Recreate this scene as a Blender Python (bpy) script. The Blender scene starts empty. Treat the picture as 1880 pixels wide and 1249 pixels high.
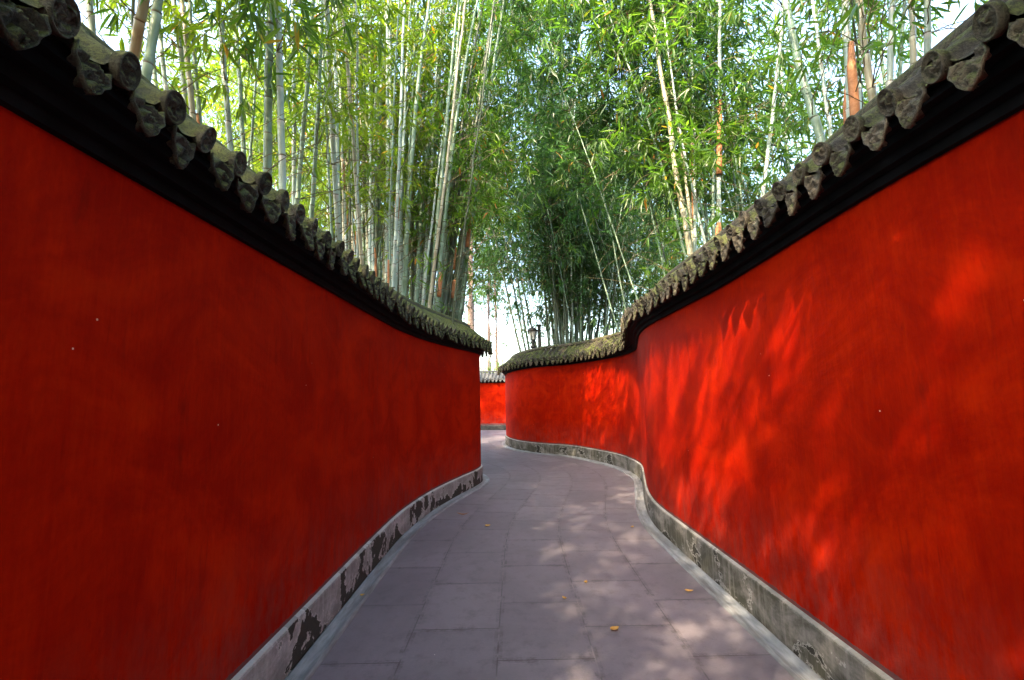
import bpy, math, random
import numpy as np
from mathutils import Vector, Matrix
R = math.radians
scene = bpy.context.scene
col = scene.collection

# ------------------------------------------------------------------ camera
F_PX = 835.0; CAM_H = 1.56
PITCH = math.atan((727 - 624.5) / F_PX); ROLL = R(1.2)
cd = bpy.data.cameras.new('camera'); cam = bpy.data.objects.new('camera', cd); col.objects.link(cam)
cd.sensor_width = 36; cd.lens = F_PX / 1880 * 36; cd.clip_start = 0.05; cd.clip_end = 2000
cam.matrix_world = Matrix.Translation((0, 0, CAM_H)) @ Matrix.Rotation(R(90) + PITCH, 4, 'X') @ Matrix.Rotation(-ROLL, 4, 'Z')
scene.camera = cam

# ------------------------------------------------------------------ sky and sun
SUN = Vector((-0.53, -0.90, 1.00)).normalized()       # towards the sun
el = math.asin(SUN.z); az = math.atan2(SUN.x, SUN.y)
w = bpy.data.worlds.new('World'); scene.world = w; w.use_nodes = True
nt = w.node_tree; bg = nt.nodes['Background']
sky = nt.nodes.new('ShaderNodeTexSky'); sky.sky_type = 'NISHITA'; sky.sun_disc = False
sky.sun_elevation = el; sky.sun_rotation = az; sky.air_density = 1.3; sky.dust_density = 5.0; sky.ozone_density = 1.0
nt.links.new(sky.outputs[0], bg.inputs[0]); bg.inputs[1].default_value = 0.15
sd = bpy.data.lights.new('sun', 'SUN'); sd.energy = 2.0; sd.angle = R(0.6); sd.color = (1.0, 0.77, 0.50)
so = bpy.data.objects.new('sun', sd); col.objects.link(so)
so.rotation_euler = SUN.to_track_quat('Z', 'Y').to_euler(); so.location = (-6, -10, 12)
scene.view_settings.view_transform = 'Standard'; scene.view_settings.look = 'None'
scene.view_settings.exposure = 3.25; scene.view_settings.gamma = 1.0
scene.cycles.max_bounces = 8; scene.cycles.diffuse_bounces = 5; scene.cycles.transmission_bounces = 4
scene.cycles.sample_clamp_indirect = 6.0
scene.cycles.use_denoising = True

def at(x, y, Y):
    """point of the place seen in photo pixel (x, y) at distance Y ahead"""
    dx = (x - 940) / F_PX; dy = (y - 624.5) / F_PX
    a = dx * math.cos(ROLL) - dy * math.sin(ROLL); b = -(dx * math.sin(ROLL) + dy * math.cos(ROLL))
    d = Vector((a, math.cos(PITCH) - b * math.sin(PITCH), math.sin(PITCH) + b * math.cos(PITCH)))
    return Vector((0, 0, CAM_H)) + d * (Y / d.y)

# ------------------------------------------------------------------ helpers
def tag(o, label=None, cat=None, group=None, kind=None):
    if label: o['label'] = label
    if cat: o['category'] = cat
    if group: o['group'] = group
    if kind: o['kind'] = kind
    return o
def empty(name, loc=(0, 0, 0)):
    o = bpy.data.objects.new(name, None); col.objects.link(o); o.location = loc; o.empty_display_size = 0.2
    return o
def link(name, me, parent=None, mat=None):
    if mat and not me.materials: me.materials.append(mat)
    o = bpy.data.objects.new(name, me); col.objects.link(o)
    if parent: o.parent = parent
    return o
def npmesh(name, verts, quads, uv=None, smooth=True, mats=(), midx=None, tint=None):
    me = bpy.data.meshes.new(name)
    verts = np.asarray(verts, dtype=np.float32); quads = np.asarray(quads, dtype=np.int32)
    n, k = quads.shape
    me.vertices.add(len(verts)); me.vertices.foreach_set('co', verts.ravel())
    me.loops.add(n * k); me.loops.foreach_set('vertex_index', quads.ravel())
    me.polygons.add(n); me.polygons.foreach_set('loop_start', np.arange(0, n * k, k, dtype=np.int32))
    me.polygons.foreach_set('use_smooth', np.full(n, bool(smooth)))
    for m in mats: me.materials.append(m)
    if midx is not None: me.polygons.foreach_set('material_index', np.asarray(midx, dtype=np.int32))
    if uv is not None:
        l = me.uv_layers.new(name='UVMap'); l.data.foreach_set('uv', np.asarray(uv, dtype=np.float32)[quads.ravel()].ravel())
    if tint is not None:
        a = me.attributes.new('tint', 'FLOAT', 'FACE'); a.data.foreach_set('value', np.asarray(tint, dtype=np.float32))
    me.update(calc_edges=True); me.validate()
    return me

class MB:
    """collects simple solids into one mesh"""
    def __init__(s): s.v = []; s.f = []
    def add(s, vs, fs):
        o = len(s.v); s.v += [tuple(v) for v in vs]; s.f += [tuple(i + o for i in f) for f in fs]
    def lathe(s, prof, n=12, c=(0, 0, 0), ax=None):
        M = ax or Matrix.Identity(4); vs = []; fs = []
        for r, z in prof:
            for i in range(n):
                a = 2 * math.pi * i / n; vs.append(M @ Vector((r * math.cos(a), r * math.sin(a), z)) + Vector(c))
        for k in range(len(prof) - 1):
            for i in range(n):
                j = (i + 1) % n; fs.append((k * n + i, k * n + j, (k + 1) * n + j, (k + 1) * n + i))
        fs.append(tuple(reversed(range(n)))); fs.append(tuple((len(prof) - 1) * n + i for i in range(n)))
        s.add(vs, fs)
    def tube(s, pts, rad, n=8):
        pts = [Vector(p) for p in pts]; vs = []; fs = []
        for k, p in enumerate(pts):
            t = (pts[min(k + 1, len(pts) - 1)] - pts[max(k - 1, 0)]).normalized()
            q = t.to_track_quat('Z', 'Y'); r = rad[k] if hasattr(rad, '__len__') else rad
            for i in range(n):
                a = 2 * math.pi * i / n; vs.append(p + q @ Vector((r * math.cos(a), r * math.sin(a), 0)))
        for k in range(len(pts) - 1):
            for i in range(n):
                j = (i + 1) % n; fs.append((k * n + i, k * n + j, (k + 1) * n + j, (k + 1) * n + i))
        fs.append(tuple(reversed(range(n)))); fs.append(tuple((len(pts) - 1) * n + i for i in range(n)))
        s.add(vs, fs)
    def box(s, c, d):
        x, y, z = c; a, b, h = d[0] / 2, d[1] / 2, d[2] / 2
        s.add([(x + i * a, y + j * b, z + k * h) for i in (-1, 1) for j in (-1, 1) for k in (-1, 1)],
              [(0, 1, 3, 2), (4, 6, 7, 5), (0, 4, 5, 1), (2, 3, 7, 6), (0, 2, 6, 4), (1, 5, 7, 3)])
    def build(s, name, mat, parent=None, smooth=True):
        me = bpy.data.meshes.new(name); me.from_pydata(s.v, [], s.f); me.materials.append(mat)
        for p in me.polygons: p.use_smooth = smooth
        me.update(); return link(name, me, parent)

# ------------------------------------------------------------------ materials
class Mat:
    def __init__(s, name, rough=0.7, color=(0.5, 0.5, 0.5)):
        s.m = bpy.data.materials.new(name); s.m.use_nodes = True; s.t = s.m.node_tree
        s.b = s.t.nodes['Principled BSDF']; s.b.inputs['Roughness'].default_value = rough
        s.b.inputs['Base Color'].default_value = (*color, 1)
    def n(s, typ, **kw):
        nd = s.t.nodes.new('ShaderNode' + typ)
        for k, v in kw.items():
            if k.startswith('i_'): nd.inputs[int(k[2:])].default_value = v
            else: setattr(nd, k, v)
        return nd
    def l(s, a, b): s.t.links.new(a, b)
    def coord(s, kind='UV', scale=(1, 1, 1), loc=(0, 0, 0)):
        tc = s.n('TexCoord'); mp = s.n('Mapping'); s.l(tc.outputs[kind], mp.inputs[0])
        mp.inputs['Scale'].default_value = scale; mp.inputs['Location'].default_value = loc
        return mp.outputs[0]
    def noise(s, vec, scale, detail=4, rough=0.55, dist=0.0):
        nd = s.n('TexNoise'); s.l(vec, nd.inputs['Vector']); nd.inputs['Scale'].default_value = scale
        nd.inputs['Detail'].default_value = detail; nd.inputs['Roughness'].default_value = rough
        nd.inputs['Distortion'].default_value = dist
        return nd.outputs['Fac']
    def ramp(s, fac, stops, interp='LINEAR'):
        nd = s.n('ValToRGB'); s.l(fac, nd.inputs[0]); cr = nd.color_ramp; cr.interpolation = interp
        while len(cr.elements) < len(stops): cr.elements.new(0.5)
        for e, (p, c) in zip(cr.elements, stops):
            e.position = p; e.color = (*c, 1) if hasattr(c, '__len__') else (c, c, c, 1)
        return nd.outputs[0]
    def mix(s, fac, a, b, mode='MIX'):
        nd = s.n('Mix', data_type='RGBA', blend_type=mode)
        for inp, v in ((nd.inputs['Factor'], fac), (nd.inputs['A'], a), (nd.inputs['B'], b)):
            pass
        def put(idx, v):
            if isinstance(v, (int, float)): nd.inputs[idx].default_value = v
            elif isinstance(v, tuple): nd.inputs[idx].default_value = (*v, 1)
            else: s.l(v, nd.inputs[idx])
        put(0, fac); put(6, a); put(7, b)
        return nd.outputs[2]
    def math(s, op, a, b=0.0, c=None):
        nd = s.n('Math', operation=op)
        for i, v in enumerate((a, b) + ((c,) if c is not None else ())):
            if isinstance(v, (int, float)): nd.inputs[i].default_value = v
            else: s.l(v, nd.inputs[i])
        return nd.outputs[0]
    def color(s, c): s.l(c, s.b.inputs['Base Color']); return s
    def bump(s, h, strength=0.3, dist=0.01):
        nd = s.n('Bump'); s.l(h, nd.inputs['Height']); nd.inputs['Strength'].default_value = strength
        nd.inputs['Distance'].default_value = dist; s.l(nd.outputs[0], s.b.inputs['Normal']); return s
    def sep(s, v):
        nd = s.n('SeparateXYZ'); s.l(v, nd.inputs[0]); return nd.outputs

def m_plaster():
    M = Mat('red_plaster', 0.6); M.b.inputs['Specular IOR Level'].default_value = 0.03
    uv = M.coord(); x, y, _ = M.sep(uv)
    big = M.noise(M.coord(scale=(0.7, 0.9, 1)), 1.0, 5, 0.6)
    streak = M.noise(M.coord(scale=(14, 0.9, 1)), 1.0, 5, 0.6)
    fine = M.noise(M.coord(scale=(60, 14, 1)), 1.0, 4, 0.7)
    c = M.ramp(big, [(0.3, (0.32, 0.0065, 0.0002)), (0.7, (0.43, 0.0135, 0.0003))])
    c = M.mix(0.55, c, M.ramp(streak, [(0.3, (0.29, 0.0055, 0.0002)), (0.72, (0.48, 0.019, 0.0005))]))
    c = M.mix(M.ramp(fine, [(0.35, 0.35), (0.65, 0.0)]), c, (0.20, 0.004, 0.0003))
    cloud = M.noise(M.coord(scale=(1.7, 2.1, 1), loc=(2, 5, 0)), 1.0, 7, 0.68, 0.6)
    c = M.mix(M.ramp(cloud, [(0.40, 0.55), (0.56, 0.0)]), c, (0.19, 0.0022, 0.0002))
    c = M.mix(M.ramp(cloud, [(0.55, 0.0), (0.78, 0.45)]), c, (0.50, 0.028, 0.0008))
    brush = M.noise(M.coord(scale=(48, 3.0, 1)), 1.0, 3, 0.6)
    c = M.mix(M.ramp(brush, [(0.55, 0.0), (0.78, 0.16)]), c, (0.52, 0.034, 0.002))
    wn_ = M.noise(M.coord(scale=(26, 1.8, 1), loc=(5, 1, 0)), 1.0, 2, 0.5)
    c = M.mix(M.ramp(wn_, [(0.70, 0.0), (0.74, 0.35)]), c, (0.13, 0.004, 0.001))
    # dark runs and scuffs
    run = M.noise(M.coord(scale=(9, 1.6, 1), loc=(7, 3, 0)), 1.0, 6, 0.65, 0.4)
    c = M.mix(M.ramp(run, [(0.60, 0.0), (0.76, 0.6)]), c, (0.11, 0.006, 0.003))
    # salts and worn paint low on the wall
    low = M.math('SUBTRACT', 1.0, M.math('DIVIDE', M.math('SUBTRACT', y, 0.27), 0.65))
    sal = M.noise(M.coord(scale=(11, 4, 1)), 1.0, 7, 0.75)
    f = M.math('MULTIPLY', M.math('MAXIMUM', low, 0.0), M.ramp(sal, [(0.40, 0.0), (0.72, 1.0)]))
    c = M.mix(M.math('MINIMUM', M.math('MULTIPLY', f, 0.7), 0.42), c, (0.18, 0.055, 0.045))
    edge = M.math('LESS_THAN', y, M.math('ADD', 0.285, M.math('MULTIPLY', sal, 0.035)))
    c = M.mix(M.math('MULTIPLY', edge, 0.75), c, (0.09, 0.07, 0.075))
    # chips: tiny pale specks
    v = M.n('TexVoronoi', feature='F1'); M.l(M.coord(scale=(4.2, 4.2, 1)), v.inputs['Vector']); v.inputs['Scale'].default_value = 1.0
    sp = M.math('LESS_THAN', v.outputs['Distance'], M.math('MULTIPLY', M.noise(M.coord(scale=(2, 2, 1), loc=(3, 9, 0)), 1.0, 1), 0.028))
    c = M.mix(sp, c, (0.75, 0.6, 0.52))
    M.color(c)
    M.bump(M.math('ADD', M.math('ADD', M.math('MULTIPLY', big, 1.0), M.math('MULTIPLY', cloud, 1.2)), M.math('ADD', M.math('MULTIPLY', fine, 0.15), M.math('MULTIPLY', brush, 0.12))), 0.35, 0.02)
    M.l(M.ramp(streak, [(0.3, 0.55), (0.7, 0.72)]), M.b.inputs['Roughness'])
    return M.m

def m_base(patchy, name):
    M = Mat(name, 0.85)
    uv = M.coord(); x, y, _ = M.sep(uv)
    st = M.noise(M.coord(scale=(2.2, 3.5, 1)), 1.0, 6, 0.65, 0.5)
    gr = M.noise(M.coord(scale=(40, 40, 1)), 1.0, 4, 0.7)
    c = M.ramp(gr, [(0.3, (0.25, 0.26, 0.28) if patchy else (0.15, 0.15, 0.15)), (0.7, (0.38, 0.395, 0.42) if patchy else (0.27, 0.265, 0.26))])
    c = M.mix(M.ramp(st, [(0.36, 0.0), (0.56, 0.95 if not patchy else 0.5)]), c, (0.045, 0.048, 0.036))
    vert = M.noise(M.coord(scale=(30, 2, 1)), 1.0, 3, 0.6)
    c = M.mix(M.ramp(vert, [(0.5, 0.0), (0.75, 0.5)]), c, (0.42, 0.43, 0.44) if patchy else (0.3, 0.3, 0.3))
    pn = M.noise(M.coord(scale=(2.9, 2.4, 1) if patchy else (2.6, 3.4, 1), loc=(1.3 if patchy else 4.1, 0.7, 0)), 1.0, 6, 0.62, 0.25)
    bias = M.math('MULTIPLY', M.math('SUBTRACT', 0.16, y), 0.30 if patchy else 0.42)
    pf = M.math('ADD', pn, bias)
    th = 0.515 if patchy else 0.60
    pm = M.ramp(pf, [(th, 0.0), (th + 0.012, 1.0)])
    pm2 = M.ramp(pf, [(th - 0.02, 0.0), (th - 0.012, 1.0)])
    inside = M.mix(M.noise(uv, 30, 3), (0.012, 0.014, 0.012), (0.035, 0.035, 0.03))
    c = M.mix(M.math('MULTIPLY', pm2, 0.45), c, (0.5, 0.51, 0.52))
    c = M.mix(pm, c, inside)
    tope = M.math('GREATER_THAN', y, M.math('ADD', 0.255, M.math('MULTIPLY', gr, 0.02)))
    c = M.mix(M.math('MULTIPLY', tope, 0.5 if patchy else 0.28), c, (0.5, 0.51, 0.52))
    M.color(c)
    h = M.math('SUBTRACT', M.math('MULTIPLY', gr, 0.25), pm)
    M.bump(h, 0.6, 0.012)
    return M.m

def m_paving():
    M = Mat('paving_stone', 0.72)
    uv = M.coord(); x, y, _ = M.sep(uv)
    ci = M.math('FLOOR', M.math('DIVIDE', M.math('ADD', x, 0.12 + 58), 0.58))
    fx = M.math('FRACT', M.math('DIVIDE', M.math('ADD', x, 0.12 + 58), 0.58))
    half = M.math('FRACT', M.math('MULTIPLY', ci, 0.5))
    yy = M.math('ADD', M.math('DIVIDE', M.math('SUBTRACT', y, 3.46 - 75), 0.752), half)
    ri = M.math('FLOOR', yy); fy = M.math('FRACT', yy)
    def edge(f, size, wdt):
        d = M.math('MINIMUM', f, M.math('SUBTRACT', 1.0, f))
        return M.math('LESS_THAN', M.math('MULTIPLY', d, size), wdt)
    nz = M.noise(uv, 1.3, 2)
    wn = M.n('TexWhiteNoise', noise_dimensions='2D')
    cb = M.n('CombineXYZ'); M.l(ci, cb.inputs[0]); M.l(ri, cb.inputs[1]); M.l(cb.outputs[0], wn.inputs['Vector'])
    fine = M.noise(M.coord(scale=(45, 120, 1)), 1.0, 6, 0.8)
    med = M.noise(M.coord(scale=(3, 3, 1)), 1.0, 8, 0.8)
    c = M.ramp(med, [(0.3, (0.135, 0.122, 0.152)), (0.72, (0.215, 0.198, 0.24))])
    c = M.mix(0.35, c, M.ramp(fine, [(0.3, (0.08, 0.074, 0.092)), (0.7, (0.23, 0.215, 0.255))]))
    c = M.mix(0.34, c, M.ramp(wn.outputs['Value'], [(0, (0.065, 0.058, 0.075)), (1, (0.17, 0.155, 0.175))]))
    jd = M.noise(uv, 5.0, 2)
    dirt = M.noise(M.coord(scale=(7, 7, 1)), 1.0, 8, 0.8)
    c = M.mix(M.ramp(dirt, [(0.50, 0.0), (0.66, 0.5)]), c, (0.07, 0.064, 0.07))
    near = M.math('MAXIMUM', edge(fx, 0.58, 0.028), edge(fy, 0.752, 0.028))
    c = M.mix(M.math('MULTIPLY', near, M.ramp(dirt, [(0.45, 0.0), (0.62, 0.6)])), c, (0.055, 0.05, 0.055))
    jl = edge(fx, 0.58, 0.0045)
    jc = edge(fy, 0.752, 0.0045)
    c = M.mix(M.math('MULTIPLY', jl, M.ramp(jd, [(0.42, 0.55), (0.6, 1.0)])), c, M.mix(M.ramp(jd, [(0.45, 0.0), (0.6, 1.0)]), (0.025, 0.022, 0.028), (0.16, 0.15, 0.17)))
    c = M.mix(M.math('MULTIPLY', jc, M.ramp(wn.outputs['Value'], [(0.2, 0.35), (0.8, 0.95)])), c, (0.03, 0.024, 0.03))
    v = M.n('TexVoronoi'); M.l(M.coord(scale=(3.1, 3.1, 1)), v.inputs['Vector']); v.inputs['Scale'].default_value = 1
    sp = M.math('LESS_THAN', v.outputs['Distance'], M.math('MULTIPLY', nz, 0.018))
    c = M.mix(sp, c, (0.6, 0.58, 0.55))
    st = M.noise(uv, 0.8, 5, 0.7, 0.6)
    c = M.mix(M.ramp(st, [(0.45, 0.0), (0.68, 0.75)]), c, (0.105, 0.098, 0.115))
    M.color(c)
    j = M.math('MAXIMUM', jl, jc)
    M.bump(M.math('SUBTRACT', M.math('MULTIPLY', fine, 0.15), j), 0.35, 0.004)
    M.l(M.ramp(med, [(0.3, 0.55), (0.7, 0.78)]), M.b.inputs['Roughness'])
    return M.m

def m_gutter():
    M = Mat('smooth_concrete', 0.55)
    n1 = M.noise(M.coord(scale=(6, 30, 1)), 1.0, 5, 0.6)
    c = M.ramp(n1, [(0.3, (0.15, 0.17, 0.195)), (0.7, (0.29, 0.315, 0.35))])
    n2 = M.noise(M.coord(scale=(1.4, 10, 1)), 1.0, 5, 0.7)
    c = M.mix(M.ramp(n2, [(0.42, 0.0), (0.66, 0.85)]), c, (0.085, 0.085, 0.09))
    x, y, _ = M.sep(M.coord())
    c = M.mix(M.math('LESS_THAN', y, M.math('ADD', 0.006, M.math('MULTIPLY', n1, 0.012))), c, (0.03, 0.03, 0.032))
    M.color(c); M.bump(n1, 0.15, 0.004)
    return M.m

def m_tile(name, dark, light, moss_amt, use_random=True):
    M = Mat(name, 0.85)
    ob = M.coord('Object', (1, 1, 1)); g = M.n('NewGeometry')
    pos = g.outputs['Position']
    big = M.noise(pos, 2.2, 5, 0.65); fine = M.noise(pos, 45, 5, 0.7)
    c = M.ramp(M.math('ADD', M.math('MULTIPLY', fine, 0.6), M.math('MULTIPLY', big, 0.45)), [(0.34, dark), (0.70, light)])
    if use_random:
        oi = M.n('ObjectInfo')
        c = M.mix(M.ramp(oi.outputs['Random'], [(0.3, 0.0), (1.0, 0.75)]), c, tuple(min(1, k * 1.6) for k in light))
        c = M.mix(M.ramp(oi.outputs['Random'], [(0.0, 0.5), (0.3, 0.0)]), c, tuple(k * 0.6 for k in dark))
    nz = M.sep(g.outputs['Normal'])[2]
    up = M.ramp(nz, [(0.0, 0.0), (0.35, 1.0)])
    mo = M.math('MULTIPLY', M.ramp(M.noise(pos, 6.0, 6, 0.7), [(0.52 - moss_amt, 0.0), (0.62 - moss_amt, 1.0)]), M.math('ADD', M.math('MULTIPLY', up, 0.8), 0.15))
    mc = M.mix(fine, (0.045, 0.07, 0.010), (0.15, 0.17, 0.045))
    c = M.mix(mo, c, mc)
    med = M.noise(pos, 70, 6, 0.75, 1.2)
    c = M.mix(M.ramp(med, [(0.40, 0.75), (0.56, 0.0)]), c, tuple(k * 0.5 for k in dark))
    M.color(c); M.bump(M.math('ADD', M.math('MULTIPLY', med, 1.2), M.math('ADD', fine, M.math('MULTIPLY', mo, 0.5))), 0.9, 0.010)
    return M.m

def m_simple(name, c1, c2, scale=20, rough=0.8, bump=0.3, metallic=0.0):
    M = Mat(name, rough); g = M.n('NewGeometry')
    n1 = M.noise(g.outputs['Position'], scale, 5, 0.65)
    M.color(M.ramp(n1, [(0.3, c1), (0.7, c2)])); M.bump(n1, bump, 0.01); M.b.inputs['Metallic'].default_value = metallic
    return M.m

def m_culm(name, lo, hi, wax):
    M = Mat(name, 0.42)
    uv = M.coord(); x, y, _ = M.sep(uv)          # y in metres along the stem, nodes every 0.36
    oi = M.n('ObjectInfo'); rnd = oi.outputs['Random']
    f = M.math('FRACT', M.math('DIVIDE', y, 0.36))
    seg = M.math('FLOOR', M.math('DIVIDE', y, 0.36))
    wn = M.n('TexWhiteNoise', noise_dimensions='2D'); cb = M.n('CombineXYZ'); M.l(seg, cb.inputs[0]); M.l(rnd, cb.inputs[1]); M.l(cb.outputs[0], wn.inputs['Vector'])
    c = M.mix(rnd, lo, hi)
    c = M.mix(M.math('MULTIPLY', wn.outputs['Value'], 0.45), c, wax)
    g = M.n('NewGeometry')
    st = M.noise(M.coord(scale=(9, 3, 1)), 1.0, 5, 0.65)
    c = M.mix(M.ramp(st, [(0.42, 0.0), (0.72, 0.65)]), c, wax)
    mot = M.noise(g.outputs['Position'], 14, 5, 0.7)
    c = M.mix(M.ramp(mot, [(0.55, 0.0), (0.75, 0.55)]), c, tuple(k * 0.45 for k in lo))
    # bloom of pale wax under each node, dark ring and brown scar on it
    c = M.mix(M.ramp(f, [(0.80, 0.0), (0.94, 0.7)]), c, tuple(min(0.45, k * 1.35) for k in wax))
    c = M.mix(M.ramp(f, [(0.0, 1.0), (0.02, 0.0)]), c, (0.10, 0.07, 0.035))
    c = M.mix(M.ramp(f, [(0.975, 0.0), (0.985, 1.0)]), c, (0.07, 0.055, 0.03))
    M.color(c)
    return M.m

def m_leaf(name, stops, trans, tw=0.5):
    M = Mat(name, 0.36)
    at_ = M.n('Attribute', attribute_name='tint'); oi = M.n('ObjectInfo')
    f = M.math('FRACT', M.math('ADD', at_.outputs['Fac'], M.math('MULTIPLY', oi.outputs['Random'], 0.12)))
    c = M.ramp(f, stops)
    M.color(c); M.b.inputs['Specular IOR Level'].default_value = 0.55
    tr = M.n('BsdfTranslucent'); M.l(M.mix(1.0, c, trans, 'MULTIPLY'), tr.inputs[0])
    mx = M.n('MixShader'); mx.inputs[0].default_value = tw
    M.l(M.b.outputs[0], mx.inputs[1]); M.l(tr.outputs[0], mx.inputs[2])
    M.l(mx.outputs[0], M.t.nodes['Material Output'].inputs[0])
    return M.m

PLASTER = m_plaster(); BASE_L = m_base(True, 'peeling_base'); BASE_R = m_base(False, 'stained_base')
PAVE = m_paving(); GUT = m_gutter()
TILE_L = m_tile('mossy_grey_tile', (0.007, 0.0075, 0.0075), (0.060, 0.063, 0.057), 0.17)
TILE_R = m_tile('weathered_tan_tile', (0.010, 0.009, 0.0075), (0.125, 0.108, 0.082), 0.06)
TILE_F = m_tile('pale_grey_tile', (0.05, 0.055, 0.06), (0.22, 0.23, 0.24), -0.2)
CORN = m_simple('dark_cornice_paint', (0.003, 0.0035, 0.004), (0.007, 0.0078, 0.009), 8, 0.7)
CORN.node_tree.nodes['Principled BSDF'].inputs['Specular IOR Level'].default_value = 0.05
DARKBASE = m_simple('dark_footing', (0.02, 0.02, 0.02), (0.05, 0.05, 0.05), 8, 0.8)
SOIL = m_simple('leaf_litter_soil', (0.03, 0.022, 0.014), (0.10, 0.07, 0.045), 6, 0.95)
CULM_G = m_culm('green_culm', (0.07, 0.135, 0.085), (0.13, 0.21, 0.13), (0.20, 0.29, 0.23))
CULM_P = m_culm('pale_culm', (0.18, 0.26, 0.22), (0.25, 0.33, 0.28), (0.34, 0.43, 0.41))
CULM_T = m_culm('tan_culm', (0.22, 0.19, 0.11), (0.29, 0.26, 0.16), (0.30, 0.32, 0.26))
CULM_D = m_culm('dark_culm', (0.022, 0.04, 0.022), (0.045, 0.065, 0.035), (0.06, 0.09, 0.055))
SHEATH = m_simple('dry_sheath', (0.24, 0.085, 0.03), (0.42, 0.20, 0.09), 30, 0.75)
TWIG = m_simple('twig', (0.05, 0.045, 0.02), (0.15, 0.12, 0.06), 15, 0.7)
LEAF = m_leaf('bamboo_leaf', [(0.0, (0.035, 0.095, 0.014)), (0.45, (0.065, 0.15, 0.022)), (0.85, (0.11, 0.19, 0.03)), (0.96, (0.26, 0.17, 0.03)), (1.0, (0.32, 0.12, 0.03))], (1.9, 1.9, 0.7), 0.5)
LEAF_Y = m_leaf('painted_backlit_leaf', [(0.0, (0.06, 0.13, 0.016)), (0.45, (0.11, 0.19, 0.02)), (0.85, (0.17, 0.23, 0.025)), (0.95, (0.32, 0.20, 0.03)), (1.0, (0.35, 0.14, 0.03))], (2.0, 1.9, 0.6), 0.55)  # yellow green leaf, backlit glow painted into its brighter colour
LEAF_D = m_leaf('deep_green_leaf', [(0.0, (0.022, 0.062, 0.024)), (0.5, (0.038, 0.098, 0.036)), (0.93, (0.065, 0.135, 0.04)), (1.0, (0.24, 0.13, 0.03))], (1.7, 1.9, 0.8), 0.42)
BARK = m_simple('mottled_bark', (0.10, 0.065, 0.05), (0.34, 0.25, 0.21), 12, 0.9, 0.8)
IRON = m_simple('black_iron', (0.004, 0.0045, 0.006), (0.010, 0.011, 0.013), 20, 0.6)
POSTM = m_simple('dark_timber', (0.015, 0.018, 0.018), (0.04, 0.045, 0.045), 20, 0.8)
FROST = m_simple('milky_glass', (0.30, 0.33, 0.35), (0.38, 0.41, 0.43), 3, 0.25, 0.0)
FALLEN = m_simple('yellow_leaf', (0.36, 0.20, 0.04), (0.50, 0.30, 0.07), 60, 0.6)
FALLEN_B = m_simple('brown_leaf', (0.20, 0.09, 0.03), (0.30, 0.14, 0.05), 60, 0.6)
# yarn-thin wire
WIRE = m_simple('black_cable', (0.012, 0.012, 0.012), (0.02, 0.02, 0.02), 20, 0.6)

# ------------------------------------------------------------------ curves of the walls
def spline(pts, step):
    P = [np.array(p, float) for p in pts]; out = []
    for i in range(len(P) - 1):
        p0 = P[max(i - 1, 0)]; p1 = P[i]; p2 = P[i + 1]; p3 = P[min(i + 2, len(P) - 1)]
        # centripetal-like tangents
        d1 = np.linalg.norm(p2 - p1); d0 = np.linalg.norm(p1 - p0) or d1; d2 = np.linalg.norm(p3 - p2) or d1
        m1 = (p2 - p0) / (d0 + d1) * d1; m2 = (p3 - p1) / (d1 + d2) * d1
        for t in np.linspace(0, 1, 40, endpoint=False):
            a = 2 * t**3 - 3 * t**2 + 1; b = t**3 - 2 * t**2 + t; c = -2 * t**3 + 3 * t**2; d = t**3 - t**2
            out.append(a * p1 + b * m1 + c * p2 + d * m2)
    out.append(P[-1]); out = np.array(out)
    s = np.concatenate([[0], np.cumsum(np.linalg.norm(np.diff(out, axis=0), axis=1))])
    n = int(s[-1] / step); ss = np.arange(n + 1) * step
    q = np.stack([np.interp(ss, s, out[:, 0]), np.interp(ss, s, out[:, 1])], 1)
    for _ in range(6):
        q[1:-1] = 0.25 * q[:-2] + 0.5 * q[1:-1] + 0.25 * q[2:]
    return q
PITCH_T = 0.182; SUBD = 12; STEP = PITCH_T / SUBD
LEFT = spline([(-1.31, -3.6), (-1.31, 0), (-1.31, 3), (-1.31, 4.6), (-1.28, 5.5), (-1.13, 6.54), (-0.87, 7.54), (-0.66, 8.25), (-0.60, 8.75), (-0.74, 9.3), (-1.15, 9.95), (-1.75, 10.8), (-2.4, 12), (-3.0, 13.6), (-3.3, 16), (-3.3, 19)], STEP)
RIGHT = spline([(1.63, -3.6), (1.63, 0), (1.63, 3), (1.62, 4.6), (1.63, 5.5), (1.74, 6.25), (2.02, 7.4), (2.26, 8.4), (2.30, 9.1), (2.22, 9.9), (1.94, 10.75), (1.40, 11.85), (0.60, 12.62), (0.0, 13.7), (-0.27, 15.0), (-0.22, 16.0), (0.25, 17.1), (1.1, 17.9), (2.4, 18.3)], STEP)
FAR = spline([(-3.6, 21.9), (-1.0, 21.45), (2.2, 20.9)], STEP)

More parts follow.
